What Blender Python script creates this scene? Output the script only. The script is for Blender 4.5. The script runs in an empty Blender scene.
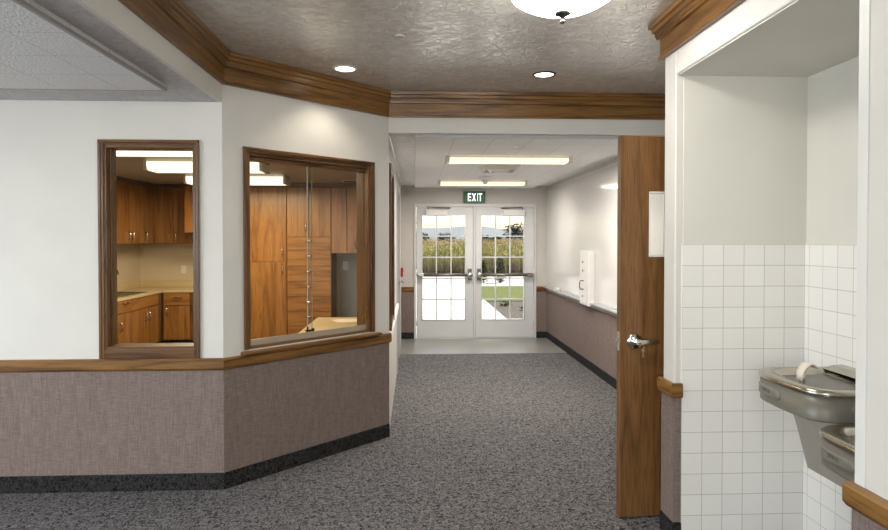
import bpy, bmesh, math, random
from mathutils import Vector, Matrix
random.seed(7)
PI = math.pi
sc = bpy.context.scene
C = sc.collection

# ------------------------------------------------------------------ materials
def new_mat(name):
    m = bpy.data.materials.new(name); m.use_nodes = True
    nt = m.node_tree; b = nt.nodes.get('Principled BSDF')
    return m, nt, b
def N(nt, t, **kw):
    n = nt.nodes.new(t)
    for k, v in kw.items(): setattr(n, k, v)
    return n
def L(nt, a, b): nt.links.new(a, b)
def coords(nt, scale, rand=False):
    tc = N(nt, 'ShaderNodeTexCoord'); mp = N(nt, 'ShaderNodeMapping')
    mp.inputs['Scale'].default_value = scale
    if rand:
        oi = N(nt, 'ShaderNodeObjectInfo'); mu = N(nt, 'ShaderNodeVectorMath', operation='SCALE')
        cb = N(nt, 'ShaderNodeCombineXYZ')
        for i in range(3): L(nt, oi.outputs['Random'], cb.inputs[i])
        L(nt, cb.outputs[0], mu.inputs[0]); mu.inputs['Scale'].default_value = 37.0
        ad = N(nt, 'ShaderNodeVectorMath', operation='ADD')
        L(nt, tc.outputs['Object'], ad.inputs[0]); L(nt, mu.outputs[0], ad.inputs[1])
        L(nt, ad.outputs[0], mp.inputs['Vector'])
    else:
        L(nt, tc.outputs['Object'], mp.inputs['Vector'])
    return mp.outputs[0]
def noise(nt, vec, scale=1.0, detail=3.0, rough=0.5, dist=0.0):
    n = N(nt, 'ShaderNodeTexNoise'); n.inputs['Scale'].default_value = scale
    n.inputs['Detail'].default_value = detail; n.inputs['Roughness'].default_value = rough
    n.inputs['Distortion'].default_value = dist
    L(nt, vec, n.inputs['Vector']); return n.outputs['Fac']
def ramp(nt, fac, stops):
    r = N(nt, 'ShaderNodeValToRGB'); e = r.color_ramp.elements
    while len(e) < len(stops): e.new(0.5)
    for el, (p, c) in zip(e, stops):
        el.position = p; el.color = (c[0], c[1], c[2], 1)
    L(nt, fac, r.inputs[0]); return r.outputs[0]
def bump(nt, b, h, strength=0.3, dist=0.01):
    bp = N(nt, 'ShaderNodeBump'); bp.inputs['Strength'].default_value = strength
    bp.inputs['Distance'].default_value = dist
    L(nt, h, bp.inputs['Height']); L(nt, bp.outputs[0], b.inputs['Normal'])
def mth(nt, op, a, b=None, v=None):
    n = N(nt, 'ShaderNodeMath', operation=op)
    L(nt, a, n.inputs[0])
    if b is not None: L(nt, b, n.inputs[1])
    if v is not None: n.inputs[1].default_value = v
    return n.outputs[0]
def mixc(nt, fac, a, b, mode='MIX'):
    n = N(nt, 'ShaderNodeMix', data_type='RGBA', blend_type=mode)
    if isinstance(fac, (int, float)): n.inputs[0].default_value = fac
    else: L(nt, fac, n.inputs[0])
    for k, x in ((6, a), (7, b)):
        if isinstance(x, tuple): n.inputs[k].default_value = (*x, 1)
        else: L(nt, x, n.inputs[k])
    return n.outputs[2]

def paint(name, col, rough=0.6, bscale=120, bstr=0.08):
    m, nt, b = new_mat(name)
    v = coords(nt, (1, 1, 1)); f = noise(nt, v, 3.0, 3)
    d = tuple(c * 0.95 for c in col)
    L(nt, ramp(nt, f, [(0.3, d), (0.7, col)]), b.inputs['Base Color'])
    b.inputs['Roughness'].default_value = rough
    bump(nt, b, noise(nt, v, bscale, 2), bstr, 0.002)
    return m
def plain(name, col, rough=0.5, metal=0.0, var=0.06):
    m, nt, b = new_mat(name)
    v = coords(nt, (1, 1, 1)); f = noise(nt, v, 14.0, 3)
    d = tuple(c * (1 - var) for c in col)
    L(nt, ramp(nt, f, [(0.3, d), (0.7, col)]), b.inputs['Base Color'])
    b.inputs['Roughness'].default_value = rough; b.inputs['Metallic'].default_value = metal
    return m
def oak(name, axis, dark, mid, light, rough=0.32, ring=6.0):
    m, nt, b = new_mat(name)
    ai = 'XYZ'.index(axis)
    s = [7.0, 7.0, 7.0]; s[ai] = 0.45
    v = coords(nt, s, True)
    f = noise(nt, v, 1.0, 2.0, 0.45, 0.4)
    r = mth(nt, 'MULTIPLY', f, v=ring * 2.2); r = mth(nt, 'PINGPONG', r, v=1.0)
    s2 = [150.0, 150.0, 150.0]; s2[ai] = 6.0
    v2 = coords(nt, s2, True); f2 = noise(nt, v2, 1.0, 3.0, 0.6)
    c1 = ramp(nt, r, [(0.0, dark), (0.3, mid), (1.0, light)])
    c2 = ramp(nt, f2, [(0.38, (0.38, 0.32, 0.26)), (0.52, (1, 1, 1))])
    col = mixc(nt, 0.58, c1, c2, 'MULTIPLY')
    L(nt, col, b.inputs['Base Color'])
    b.inputs['Roughness'].default_value = rough
    bump(nt, b, f2, 0.05, 0.002)
    return m
TRD, TRM, TRL = (0.105, 0.046, 0.011), (0.185, 0.086, 0.021), (0.25, 0.125, 0.034)
M = {}
for a in 'XYZ':
    M['oak' + a] = oak('oak_trim_' + a, a, TRD, TRM, TRL)
    M['cab' + a] = oak('oak_cabinet_' + a, a, (0.225, 0.092, 0.020), (0.315, 0.138, 0.033), (0.385, 0.178, 0.048), 0.3, 4.0)
    M['frame' + a] = oak('oak_frame_' + a, a, (0.060, 0.026, 0.009), (0.125, 0.056, 0.018), (0.19, 0.090, 0.031), 0.3, 6.0)
M['doorZ'] = oak('oak_door_veneer', 'Z', (0.125, 0.058, 0.018), (0.175, 0.082, 0.027), (0.21, 0.10, 0.035), 0.35, 3.5)
M['wall'] = paint('wall_paint', (0.66, 0.64, 0.60))
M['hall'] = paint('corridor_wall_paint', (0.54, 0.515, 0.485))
M['niche'] = paint('niche_paint', (0.68, 0.665, 0.61))
M['office_paint'] = paint('office_paint', (0.62, 0.53, 0.40))
M['white_trim'] = paint('white_trim_paint', (0.72, 0.72, 0.70), 0.45, 60, 0.02)
M['door_paint'] = paint('white_door_paint', (0.60, 0.61, 0.625), 0.4, 60, 0.02)
M['grey_paint'] = paint('grey_door_paint', (0.42, 0.42, 0.43), 0.45, 60, 0.02)

def knockdown(name, col, rough, spec=0.5, st=0.5):
    m, nt, b = new_mat(name)
    v = coords(nt, (1, 1, 1))
    f = noise(nt, v, 17.0, 4, 0.55, 1.2)
    h = ramp(nt, f, [(0.44, (0, 0, 0)), (0.58, (1, 1, 1))])
    f2 = noise(nt, v, 75, 3)
    L(nt, mixc(nt, h, tuple(c * 0.84 for c in col), col), b.inputs['Base Color'])  # shade in the recesses of the relief is put into the colour
    b.inputs['Roughness'].default_value = rough
    b.inputs['Specular IOR Level'].default_value = spec
    hh = mth(nt, 'ADD', h, mth(nt, 'MULTIPLY', f2, v=0.35))
    bump(nt, b, hh, st, 0.006)
    return m
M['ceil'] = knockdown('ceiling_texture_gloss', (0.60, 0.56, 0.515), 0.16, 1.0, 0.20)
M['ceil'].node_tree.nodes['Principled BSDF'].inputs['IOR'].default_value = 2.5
M['gyp'] = knockdown('ceiling_texture_white', (0.50, 0.475, 0.48), 0.42, 0.5, 0.35)  # soffit's dimmer light is put into this darker mauve copy
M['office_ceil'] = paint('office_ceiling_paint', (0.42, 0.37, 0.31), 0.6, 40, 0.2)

def acoustic(name, col):
    m, nt, b = new_mat(name)
    v = coords(nt, (1, 1, 1))
    br = N(nt, 'ShaderNodeTexBrick'); br.offset = 0.0
    br.inputs['Scale'].default_value = 1.0
    br.inputs['Brick Width'].default_value = 0.305; br.inputs['Row Height'].default_value = 0.305
    br.inputs['Mortar Size'].default_value = 0.0016; br.inputs['Mortar Smooth'].default_value = 0.1
    for k in ('Color1', 'Color2'): br.inputs[k].default_value = (*col, 1)
    br.inputs['Mortar'].default_value = (*[c * 0.55 for c in col], 1)
    L(nt, v, br.inputs['Vector'])
    f = noise(nt, v, 85, 3, 0.6)
    c2 = mixc(nt, 0.25, br.outputs['Color'], ramp(nt, f, [(0.35, (0.55, 0.55, 0.55)), (0.6, (1, 1, 1))]), 'MULTIPLY')
    L(nt, c2, b.inputs['Base Color']); b.inputs['Roughness'].default_value = 0.75
    bump(nt, b, f, 0.8, 0.008)
    return m
M['acoustic'] = acoustic('acoustic_ceiling_tile', (0.76, 0.76, 0.76))
M['acoustic_white'] = acoustic('acoustic_ceiling_tile_white', (0.88, 0.88, 0.88))  # lit copy of the tile: corridor brightness is put into the colour
M['gyp_white'] = knockdown('ceiling_texture_bright', (0.86, 0.86, 0.85), 0.42, 0.5, 0.35)  # lit copy of the gypsum texture for the bright corridor ceiling

def carpet(name, a, c, sc_):
    m, nt, b = new_mat(name)
    v = coords(nt, (1, 1, 1))
    f = noise(nt, v, sc_, 2.0, 0.5, 1.6); g = noise(nt, v, sc_ * 4, 2)
    h = mth(nt, 'ADD', f, mth(nt, 'MULTIPLY', g, v=0.25))
    L(nt, ramp(nt, h, [(0.50, a), (0.60, tuple((x + y) / 2 for x, y in zip(a, c))), (0.76, c)]), b.inputs['Base Color'])
    b.inputs['Roughness'].default_value = 0.95; b.inputs['Specular IOR Level'].default_value = 0.1
    bump(nt, b, h, 0.5, 0.006)
    return m
M['carpet'] = carpet('speckled_grey_carpet', (0.024, 0.023, 0.025), (0.20, 0.192, 0.196), 50)
M['base'] = carpet('dark_carpet_base', (0.007, 0.007, 0.0075), (0.042, 0.041, 0.041), 50)
def fabric(name, a, c):
    m, nt, b = new_mat(name)
    v1 = coords(nt, (240, 240, 12)); v2 = coords(nt, (16, 16, 240)); v3 = coords(nt, (1, 1, 1))
    f = mth(nt, 'ADD', noise(nt, v1, 1, 2), noise(nt, v2, 1, 2))
    f = mth(nt, 'ADD', f, mth(nt, 'MULTIPLY', noise(nt, v3, 150, 2), v=1.0))
    f = mth(nt, 'MULTIPLY', f, v=0.333)
    L(nt, ramp(nt, f, [(0.40, a), (0.60, c)]), b.inputs['Base Color'])
    b.inputs['Roughness'].default_value = 0.9; b.inputs['Specular IOR Level'].default_value = 0.15
    bump(nt, b, f, 0.4, 0.003)
    return m
M['fabric'] = fabric('mauve_wall_fabric', (0.145, 0.110, 0.098), (0.245, 0.193, 0.174))
def tile_mat(name, w, col, grout, mort, rough=0.2):
    m, nt, b = new_mat(name)
    v = coords(nt, (1, 1, 1))
    sp = N(nt, 'ShaderNodeSeparateXYZ'); L(nt, v, sp.inputs[0])
    u = mth(nt, 'ADD', sp.outputs[0], sp.outputs[1])
    cb = N(nt, 'ShaderNodeCombineXYZ'); L(nt, u, cb.inputs[0]); L(nt, sp.outputs[2], cb.inputs[1])
    br = N(nt, 'ShaderNodeTexBrick'); br.offset = 0.0
    br.inputs['Scale'].default_value = 1.0
    br.inputs['Brick Width'].default_value = w; br.inputs['Row Height'].default_value = w
    br.inputs['Mortar Size'].default_value = mort; br.inputs['Mortar Smooth'].default_value = 0.2
    br.inputs['Color1'].default_value = (*col, 1); br.inputs['Color2'].default_value = (*[x * 0.96 for x in col], 1)
    br.inputs['Mortar'].default_value = (*grout, 1)
    L(nt, cb.outputs[0], br.inputs['Vector'])
    L(nt, br.outputs['Color'], b.inputs['Base Color']); b.inputs['Roughness'].default_value = rough
    inv = mth(nt, 'SUBTRACT', br.outputs['Fac'], v=1.0); inv = mth(nt, 'MULTIPLY', inv, v=-1.0)
    bump(nt, b, inv, 0.4, 0.002)
    return m
M['tile'] = tile_mat('white_ceramic_tile', 0.1027, (0.82, 0.806, 0.775), (0.50, 0.48, 0.44), 0.0016)
def vct():
    m, nt, b = new_mat('grey_vinyl_floor_tile')
    v = coords(nt, (1, 1, 1))
    br = N(nt, 'ShaderNodeTexBrick'); br.offset = 0.0
    br.inputs['Scale'].default_value = 1.0
    br.inputs['Brick Width'].default_value = 0.305; br.inputs['Row Height'].default_value = 0.305
    br.inputs['Mortar Size'].default_value = 0.001
    br.inputs['Color1'].default_value = (0.235, 0.23, 0.215, 1); br.inputs['Color2'].default_value = (0.26, 0.255, 0.24, 1)
    br.inputs['Mortar'].default_value = (0.21, 0.205, 0.20, 1)
    L(nt, v, br.inputs['Vector'])
    f = noise(nt, v, 60, 3)
    L(nt, mixc(nt, 0.2, br.outputs['Color'], ramp(nt, f, [(0.3, (0.7, 0.7, 0.7)), (0.7, (1, 1, 1))]), 'MULTIPLY'), b.inputs['Base Color'])
    b.inputs['Roughness'].default_value = 0.28
    return m
M['vct'] = vct()
M['dark_floor'] = plain('dark_office_carpet', (0.025, 0.024, 0.024), 0.9)
M['laminate'] = plain('cream_laminate', (0.62, 0.50, 0.30), 0.3)
M['steel'] = plain('brushed_stainless', (0.47, 0.44, 0.37), 0.24, 1.0)
M['chrome'] = plain('satin_chrome', (0.62, 0.61, 0.58), 0.2, 1.0)
M['granite_grey'] = plain('grey_painted_steel', (0.34, 0.31, 0.265), 0.42, 0.1)
M['apron_grey'] = plain('dark_grey_apron', (0.165, 0.155, 0.130), 0.4, 0.1)
M['pad_grey'] = plain('rubber_push_pad', (0.20, 0.19, 0.162), 0.4, 0.1)
M['black'] = plain('black_plastic', (0.012, 0.012, 0.012), 0.4)
M['bubbler_plastic'] = plain('ivory_plastic', (0.74, 0.66, 0.58), 0.4)
M['bronze'] = plain('dark_bronze', (0.07, 0.065, 0.055), 0.35, 0.85)
M['dark_metal'] = plain('dark_bar_metal', (0.20, 0.18, 0.165), 0.35, 0.9)
M['alum'] = plain('aluminium', (0.66, 0.66, 0.65), 0.35, 0.8)
M['track'] = plain('tan_track_metal', (0.62, 0.55, 0.44), 0.35, 0.6)
M['white_plastic'] = plain('white_plastic', (0.76, 0.75, 0.73), 0.4)
M['whiteboard'] = plain('whiteboard_enamel', (0.62, 0.61, 0.595), 0.12, 0.0, 0.01)
M['whiteboard'].node_tree.nodes['Principled BSDF'].inputs['Specular IOR Level'].default_value = 0.28
M['red'] = plain('red_plastic', (0.32, 0.012, 0.015), 0.4)
M['green'] = plain('exit_green', (0.008, 0.10, 0.035), 0.4)
M['brass'] = plain('brass', (0.55, 0.38, 0.12), 0.3, 1.0)
M['paper'] = plain('paper', (0.85, 0.74, 0.64), 0.8)
M['grille_dark'] = plain('grille_dark', (0.10, 0.09, 0.08), 0.6)
M['grille_grey'] = plain('ceiling_trim_metal', (0.30, 0.28, 0.28), 0.5)
M['fix_white'] = plain('fixture_enamel', (0.60, 0.57, 0.52), 0.4)

def emit(name, col, s):
    m = bpy.data.materials.new(name); m.use_nodes = True; nt = m.node_tree
    nt.nodes.remove(nt.nodes['Principled BSDF'])
    e = N(nt, 'ShaderNodeEmission'); e.inputs[0].default_value = (*col, 1); e.inputs[1].default_value = s
    L(nt, e.outputs[0], nt.nodes['Material Output'].inputs[0]); return m
M['tube_warm'] = emit('fluorescent_diffuser_warm', (1.0, 0.80, 0.52), 0.85)
M['tube_office'] = emit('fluorescent_diffuser_office', (1.0, 0.86, 0.62), 0.9)
M['tube_cool'] = emit('fluorescent_diffuser_cool', (0.92, 0.96, 1.0), 4.0)  # diffuser of the added unseen fixture at left
M['can_glow'] = emit('downlight_lens', (1.0, 0.93, 0.80), 4.0)
M['bowl'] = emit('dome_glass_lit', (1.0, 0.96, 0.88), 21.0)

def glass(name, tint=(1, 1, 1), refl=1.0):
    m = bpy.data.materials.new(name); m.use_nodes = True; nt = m.node_tree
    nt.nodes.remove(nt.nodes['Principled BSDF'])
    t = N(nt, 'ShaderNodeBsdfTransparent'); t.inputs[0].default_value = (*tint, 1)
    g = N(nt, 'ShaderNodeBsdfGlossy'); g.inputs['Roughness'].default_value = 0.01
    f = N(nt, 'ShaderNodeFresnel'); f.inputs[0].default_value = 1.35
    mx = N(nt, 'ShaderNodeMixShader')
    L(nt, mth(nt, 'MULTIPLY', f.outputs[0], v=refl), mx.inputs[0]); L(nt, t.outputs[0], mx.inputs[1]); L(nt, g.outputs[0], mx.inputs[2])
    L(nt, mx.outputs[0], nt.nodes['Material Output'].inputs[0]); return m
M['glass'] = glass('clear_glass', (0.97, 0.98, 0.97), 0.5)
M['glass_dim'] = glass('window_glass_clean', (0.97, 0.98, 0.97), 0.2)
M['glass_edge'] = plain('polished_glass_edge', (0.45, 0.52, 0.47), 0.15)

def leafmat(name, a, c):
    m, nt, b = new_mat(name); v = coords(nt, (1, 1, 1))
    col = ramp(nt, noise(nt, v, 3, 4, 0.6), [(0.35, a), (0.65, c)])
    L(nt, col, b.inputs['Base Color']); b.inputs['Roughness'].default_value = .7; b.inputs['Specular IOR Level'].default_value = .2
    tr = N(nt, 'ShaderNodeBsdfTranslucent'); L(nt, col, tr.inputs[0])
    mx = N(nt, 'ShaderNodeMixShader'); mx.inputs[0].default_value = .45
    L(nt, b.outputs[0], mx.inputs[1]); L(nt, tr.outputs[0], mx.inputs[2]); L(nt, mx.outputs[0], nt.nodes['Material Output'].inputs[0])
    return m
def ground(name, a, c, s, rough=0.9, st=0.3):
    m, nt, b = new_mat(name); v = coords(nt, (1, 1, 1))
    f = noise(nt, v, s, 5, 0.65)
    L(nt, ramp(nt, f, [(0.35, a), (0.65, c)]), b.inputs['Base Color'])
    b.inputs['Roughness'].default_value = rough; b.inputs['Specular IOR Level'].default_value = 0.2
    bump(nt, b, f, st, 0.02); return m
M['concrete'] = ground('concrete', (0.42, 0.40, 0.37), (0.50, 0.48, 0.45), 6, 0.9, 0.1)
M['lawn'] = ground('lawn_green', (0.055, 0.071, 0.013), (0.118, 0.126, 0.034), 9)
M['gravel'] = ground('gravel', (0.025, 0.021, 0.019), (0.139, 0.118, 0.101), 22, 0.9, 1.0)
M['soil'] = ground('field_soil', (0.059, 0.042, 0.025), (0.101, 0.080, 0.046), 3)
M['hill'] = ground('hazy_hill', (0.152, 0.167, 0.179), (0.175, 0.190, 0.201), 0.01, 1.0, 0.0)  # distance haze is put into the base colour
M['leaf_green'] = leafmat('corn_green', (0.138, 0.156, 0.031), (0.237, 0.250, 0.062))
M['leaf_yellow'] = leafmat('corn_yellow', (0.400, 0.336, 0.112), (0.528, 0.440, 0.176))
M['leaf_tan'] = leafmat('corn_tassel', (0.390, 0.277, 0.150), (0.495, 0.375, 0.240))
M['weed_brown'] = leafmat('dry_weed', (0.136, 0.106, 0.068), (0.222, 0.178, 0.125))
M['shrub_green'] = ground('shrub_green', (0.030, 0.042, 0.012), (0.078, 0.090, 0.030), 9, 0.8, 0)
M['tree_green'] = ground('distant_tree', (0.060, 0.078, 0.054), (0.102, 0.120, 0.090), 2, 0.9, 0)
M['bark'] = ground('bark', (0.08, 0.06, 0.04), (0.15, 0.11, 0.08), 12, 0.9, 0.3)

# ------------------------------------------------------------------ mesh helpers
class MB:
    def __init__(s): s.v = []; s.f = []; s.m = []; s.sm = []
    def add(s, vs, fs, m=0, smooth=False):
        o = len(s.v); s.v += [tuple(p) for p in vs]
        for f in fs: s.f.append([i + o for i in f]); s.m.append(m); s.sm.append(smooth)
        return s
    def box(s, x0, x1, y0, y1, z0, z1, m=0):
        vs = [(x, y, z) for z in (z0, z1) for y in (y0, y1) for x in (x0, x1)]
        return s.add(vs, [(0, 2, 3, 1), (4, 5, 7, 6), (0, 1, 5, 4), (2, 6, 7, 3), (0, 4, 6, 2), (1, 3, 7, 5)], m)
    def prism(s, poly, z0, z1, m=0):
        n = len(poly)
        vs = [(x, y, z0) for x, y in poly] + [(x, y, z1) for x, y in poly]
        fs = [tuple(range(n - 1, -1, -1)), tuple(range(n, 2 * n))]
        fs += [(i, (i + 1) % n, (i + 1) % n + n, i + n) for i in range(n)]
        return s.add(vs, fs, m)
    def loops(s, loops, m=0, cap0=True, cap1=True, smooth=False, closed=True):
        n = len(loops[0]); vs = [p for lp in loops for p in lp]; fs = []
        for k in range(len(loops) - 1):
            for i in range(n if closed else n - 1):
                j = (i + 1) % n
                fs.append((k * n + i, k * n + j, (k + 1) * n + j, (k + 1) * n + i))
        s.add(vs, fs, m, smooth)
        o = len(s.v) - len(vs)
        if cap0: s.f.append([o + i for i in range(n - 1, -1, -1)]); s.m.append(m); s.sm.append(False)
        if cap1: s.f.append([o + (len(loops) - 1) * n + i for i in range(n)]); s.m.append(m); s.sm.append(False)
        return s
    def lathe(s, prof, n=24, c=(0, 0, 0), m=0, axis='Z', smooth=True):
        lps = []
        for r, z in prof:
            lp = []
            for i in range(n):
                a = 2 * PI * i / n; x, y = r * math.cos(a), r * math.sin(a)
                p = (x, y, z) if axis == 'Z' else ((x, z, y) if axis == 'Y' else (z, x, y))
                lp.append((p[0] + c[0], p[1] + c[1], p[2] + c[2]))
            lps.append(lp)
        return s.loops(lps, m, True, True, smooth)
    def tube(s, pts, r, n=8, m=0):
        pts = [Vector(p) for p in pts]; lps = []; pn = None
        for i, p in enumerate(pts):
            d = (pts[min(i + 1, len(pts) - 1)] - pts[max(i - 1, 0)]).normalized()
            if pn is None:
                a = Vector((0, 0, 1)) if abs(d.z) < 0.9 else Vector((1, 0, 0)); pn = d.cross(a).normalized()
            pn = (pn - d * pn.dot(d)).normalized(); q = d.cross(pn)
            rr = r[i] if isinstance(r, (list, tuple)) else r
            lps.append([tuple(p + (pn * math.cos(2 * PI * k / n) + q * math.sin(2 * PI * k / n)) * rr) for k in range(n)])
        return s.loops(lps, m, True, True, True)
    def build(s, name, mats, parent=None, loc=(0, 0, 0), rz=0.0, bev=0.0, seg=2, fix=True):
        me = bpy.data.meshes.new(name); me.from_pydata(s.v, [], s.f)
        for mt in (mats if isinstance(mats, (list, tuple)) else [mats]): me.materials.append(mt)
        for p, mi, sm in zip(me.polygons, s.m, s.sm): p.material_index = mi; p.use_smooth = sm
        if fix:
            bm = bmesh.new(); bm.from_mesh(me); bmesh.ops.recalc_face_normals(bm, faces=bm.faces); bm.to_mesh(me); bm.free()
        me.update()
        o = bpy.data.objects.new(name, me); C.objects.link(o)
        o.location = loc; o.rotation_euler = (0, 0, rz)
        if parent: o.parent = parent
        if bev:
            b = o.modifiers.new('edge', 'BEVEL'); b.width = bev; b.segments = seg; b.limit_method = 'ANGLE'; b.angle_limit = math.radians(40)
        return o
def tag(o, label, cat, group=None, kind=None):
    o['label'] = label; o['category'] = cat
    if group: o['group'] = group
    if kind: o['kind'] = kind
    return o
def struct(o, label, cat): return tag(o, label, cat, None, 'structure')
def thing(name, label, cat, loc=(0, 0, 0), rz=0.0, group=None, kind=None):
    o = bpy.data.objects.new(name, None); C.objects.link(o); o.location = loc; o.rotation_euler = (0, 0, rz)
    o.empty_display_size = 0.1
    return tag(o, label, cat, group, kind)
def copy_tree(o, parent=None):
    c = o.copy(); C.objects.link(c)
    if parent: c.parent = parent
    for ch in list(o.children): copy_tree(ch, c)
    return c

def run(path, prof, i):
    """one mitred length of a moulding along path[i]->path[i+1]; the room is on the right-hand side. returns MB, loc, rz"""
    P = [Vector((x, y, 0)) for x, y in path]
    def right(k):
        d = (P[k + 1] - P[k]).normalized(); return Vector((d.y, -d.x, 0))
    def off(k):
        if k == 0: return right(0)
        if k == len(P) - 1: return right(k - 1)
        a, b = right(k - 1), right(k); m = (a + b).normalized(); return m / m.dot(a)
    p0, p1 = P[i], P[i + 1]; d = (p1 - p0).normalized(); rz = math.atan2(d.y, d.x)
    R = Matrix.Rotation(-rz, 3, 'Z'); mb = MB(); lps = []
    for p, o_ in ((p0, off(i)), (p1, off(i + 1))):
        lps.append([tuple(R @ (p + o_ * w - p0) + Vector((0, 0, z))) for w, z in prof])
    mb.loops(lps, 0, True, True)
    return mb, (p0.x, p0.y, 0), rz

# ------------------------------------------------------------------ key dimensions
XA, YA = -1.137, 3.778          # corner where the left wall turns into the angled wall
XB, YB = -0.192, 4.734          # corner where the angled wall meets the corridor
XR = 1.277                       # lobby right wall
YN0, YN1 = 1.741, 3.006          # drinking fountain niche
XN = 1.938                       # niche back wall
XC = 2.02                        # corridor right wall
YE = 9.397                       # end wall
ZL, ZC = 2.60, 2.307             # lobby / corridor ceilings
rzA = math.atan2(YB - YA, XB - XA); LA = math.hypot(XB - XA, YB - YA)

# ------------------------------------------------------------------ room shell
def wall_holes(length, thick, height, holes, z0=0.0):
    """local X along, Y into the wall, openings (x0,x1,z0,z1)"""
    mb = MB(); x = 0.0
    for a, b, c, d in sorted(holes):
        if a > x: mb.box(x, a, 0, thick, z0, height)
        if c > z0: mb.box(a, b, 0, thick, z0, c)
        if d < height: mb.box(a, b, 0, thick, d, height)
        x = b
    if x < length: mb.box(x, length, 0, thick, z0, height)
    return mb
struct(MB().box(-5, 2.2, -3, 8.13, -0.08, 0).build('floor', M['carpet']), 'speckled grey carpet of the lobby and corridor', 'carpet')
struct(MB().box(-0.192, 2.02, 8.13, YE, -0.08, 0.003).build('floor_entry', M['vct']), 'pale grey vinyl tile strip inside the glass double doors', 'floor')
struct(MB().prism([(-4.03, 3.89), (-1.20, 3.89), (-.31, 4.79), (-.31, YE), (-4.03, YE)], 0, 0.004).build('floor_office', M['dark_floor']), 'dark floor of the office behind the windows', 'floor')
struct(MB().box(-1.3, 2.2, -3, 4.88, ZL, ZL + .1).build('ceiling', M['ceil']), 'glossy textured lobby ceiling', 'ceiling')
soff = MB().box(-5, -1.14, -3, 3.79, ZC, ZC + .1)
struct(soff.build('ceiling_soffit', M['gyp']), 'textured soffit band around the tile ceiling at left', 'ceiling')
struct(MB().box(-1.307, -1.292, -3, 3.355, 2.270, 2.285).box(-5, -1.307, 3.343, 3.355, 2.270, 2.285).build('trim_ceiling', M['grille_grey']), 'grey metal edge trim of the left tile ceiling', 'ceiling trim')
t = MB().box(-5, -1.297, -3, 3.35, 2.273, ZC - .001)
struct(t.build('ceiling_panel', M['acoustic'], None, (0, 0, 0)), 'acoustic tile ceiling panel over the left lobby', 'ceiling')
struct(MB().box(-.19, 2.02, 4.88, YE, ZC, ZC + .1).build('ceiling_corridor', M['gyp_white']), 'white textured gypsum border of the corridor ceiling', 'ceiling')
struct(MB().box(0.0, 1.79, 0, 4.6, 2.273, ZC - .001).build('ceiling_corridor_panel', M['acoustic_white'], None, (0.01, 4.79, 0)), 'acoustic tile panel on the corridor ceiling', 'ceiling')
struct(MB().prism([(-4.1, 3.85), (-1.18, 3.85), (-.25, 4.79), (-.25, YE), (-4.1, YE)], 2.282, 2.30).build('ceiling_office', M['office_ceil']), 'office ceiling seen through the windows', 'ceiling')

WL0 = -5.0
wl = wall_holes(XA - WL0, .12, ZC, [(-1.823 - WL0, -1.299 - WL0, .842, 2.052)])
struct(wl.build('wall_left', M['wall'], None, (WL0, YA, 0)), 'white wall at left with the tall narrow office window', 'wall')
wa = wall_holes(LA, .12, ZL, [(.16, 1.165, .815, 2.03)])
struct(wa.build('wall_angled', M['wall'], None, (XA, YA, 0), rzA), 'angled wall with the sliding glass reception window', 'wall')
wc = MB()
for y0, y1, z0, z1 in ((YB, 4.90, 0, ZC), (4.90, 5.50, 0, .80), (4.90, 5.50, 2.035, ZC), (5.50, 7.0, 0, ZC), (7.0, 7.9, 2.035, ZC), (7.9, YE, 0, ZC)):
    wc.box(-.312, XB, y0, y1, z0, z1)
struct(wc.build('wall_corridor_left', M['hall']), 'left wall of the corridor, seen almost edge on', 'wall')
we = MB()
we.box(-4.15, 0, YE, YE + .14, 0, 2.45).box(1.85, 2.2, YE, YE + .14, 0, 2.45).box(0, 1.85, YE, YE + .14, 2.035, 2.45)
struct(we.build('wall_end', M['hall']), 'end wall around the glass double doors', 'wall')
struct(MB().box(XC, XC + .14, 3.1, YE, 0, ZL).build('wall_corridor_right', M['hall']), 'right corridor wall behind the whiteboard', 'wall')
struct(MB().box(-.26, 2.06, YB, YB + .146, 2.297, ZL).build('wall_header', M['wall']), 'header wall above the corridor opening', 'wall')
wr = MB()
wr.box(XR, XC + .14, YN1, 3.14, 0, ZL).box(XR, XC + .14, -3, YN0, 0, ZL)
wr.box(XR, XC + .14, YN0, YN1, 2.297, ZL)
struct(wr.build('wall_right', M['wall'], bev=.008, seg=3), 'white right lobby wall framing the fountain niche', 'wall')
nb = MB().box(XN, XC + .14, YN0, YN1, 0, 2.297)
nb.box(XR + .04, XN, YN1 - .004, YN1 - .0005, 1.468, 2.297); nb.box(XR + .010, XN, YN0, YN1 - .004, 2.292, 2.2965)
struct(nb.build('wall_niche', M['niche']), 'beige upper walls of the fountain niche', 'wall')
# tiled wainscot of the niche: far wall and back wall
struct(MB().box(0, XN - 1.312, 0, .009, -1.468, 0).build('trim_1', M['tile'], None, (1.312, YN1 - .0095, 1.468)), 'white square tiles on the far wall of the niche', 'wall tiles')
struct(MB().box(0, .009, -1.24, .0339, -1.468, 0).build('trim_2', M['tile'], None, (XN - .0095, 2.963, 1.468)), 'white square tiles behind the drinking fountain', 'wall tiles')
# beam between lobby ceiling and left soffit
struct(MB().box(-1.158, XA, -3, YA + .005, ZC - .0005, ZL).build('wall_beam', M['wall']), 'cream fascia of the dropped ceiling at left', 'beam')
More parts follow.
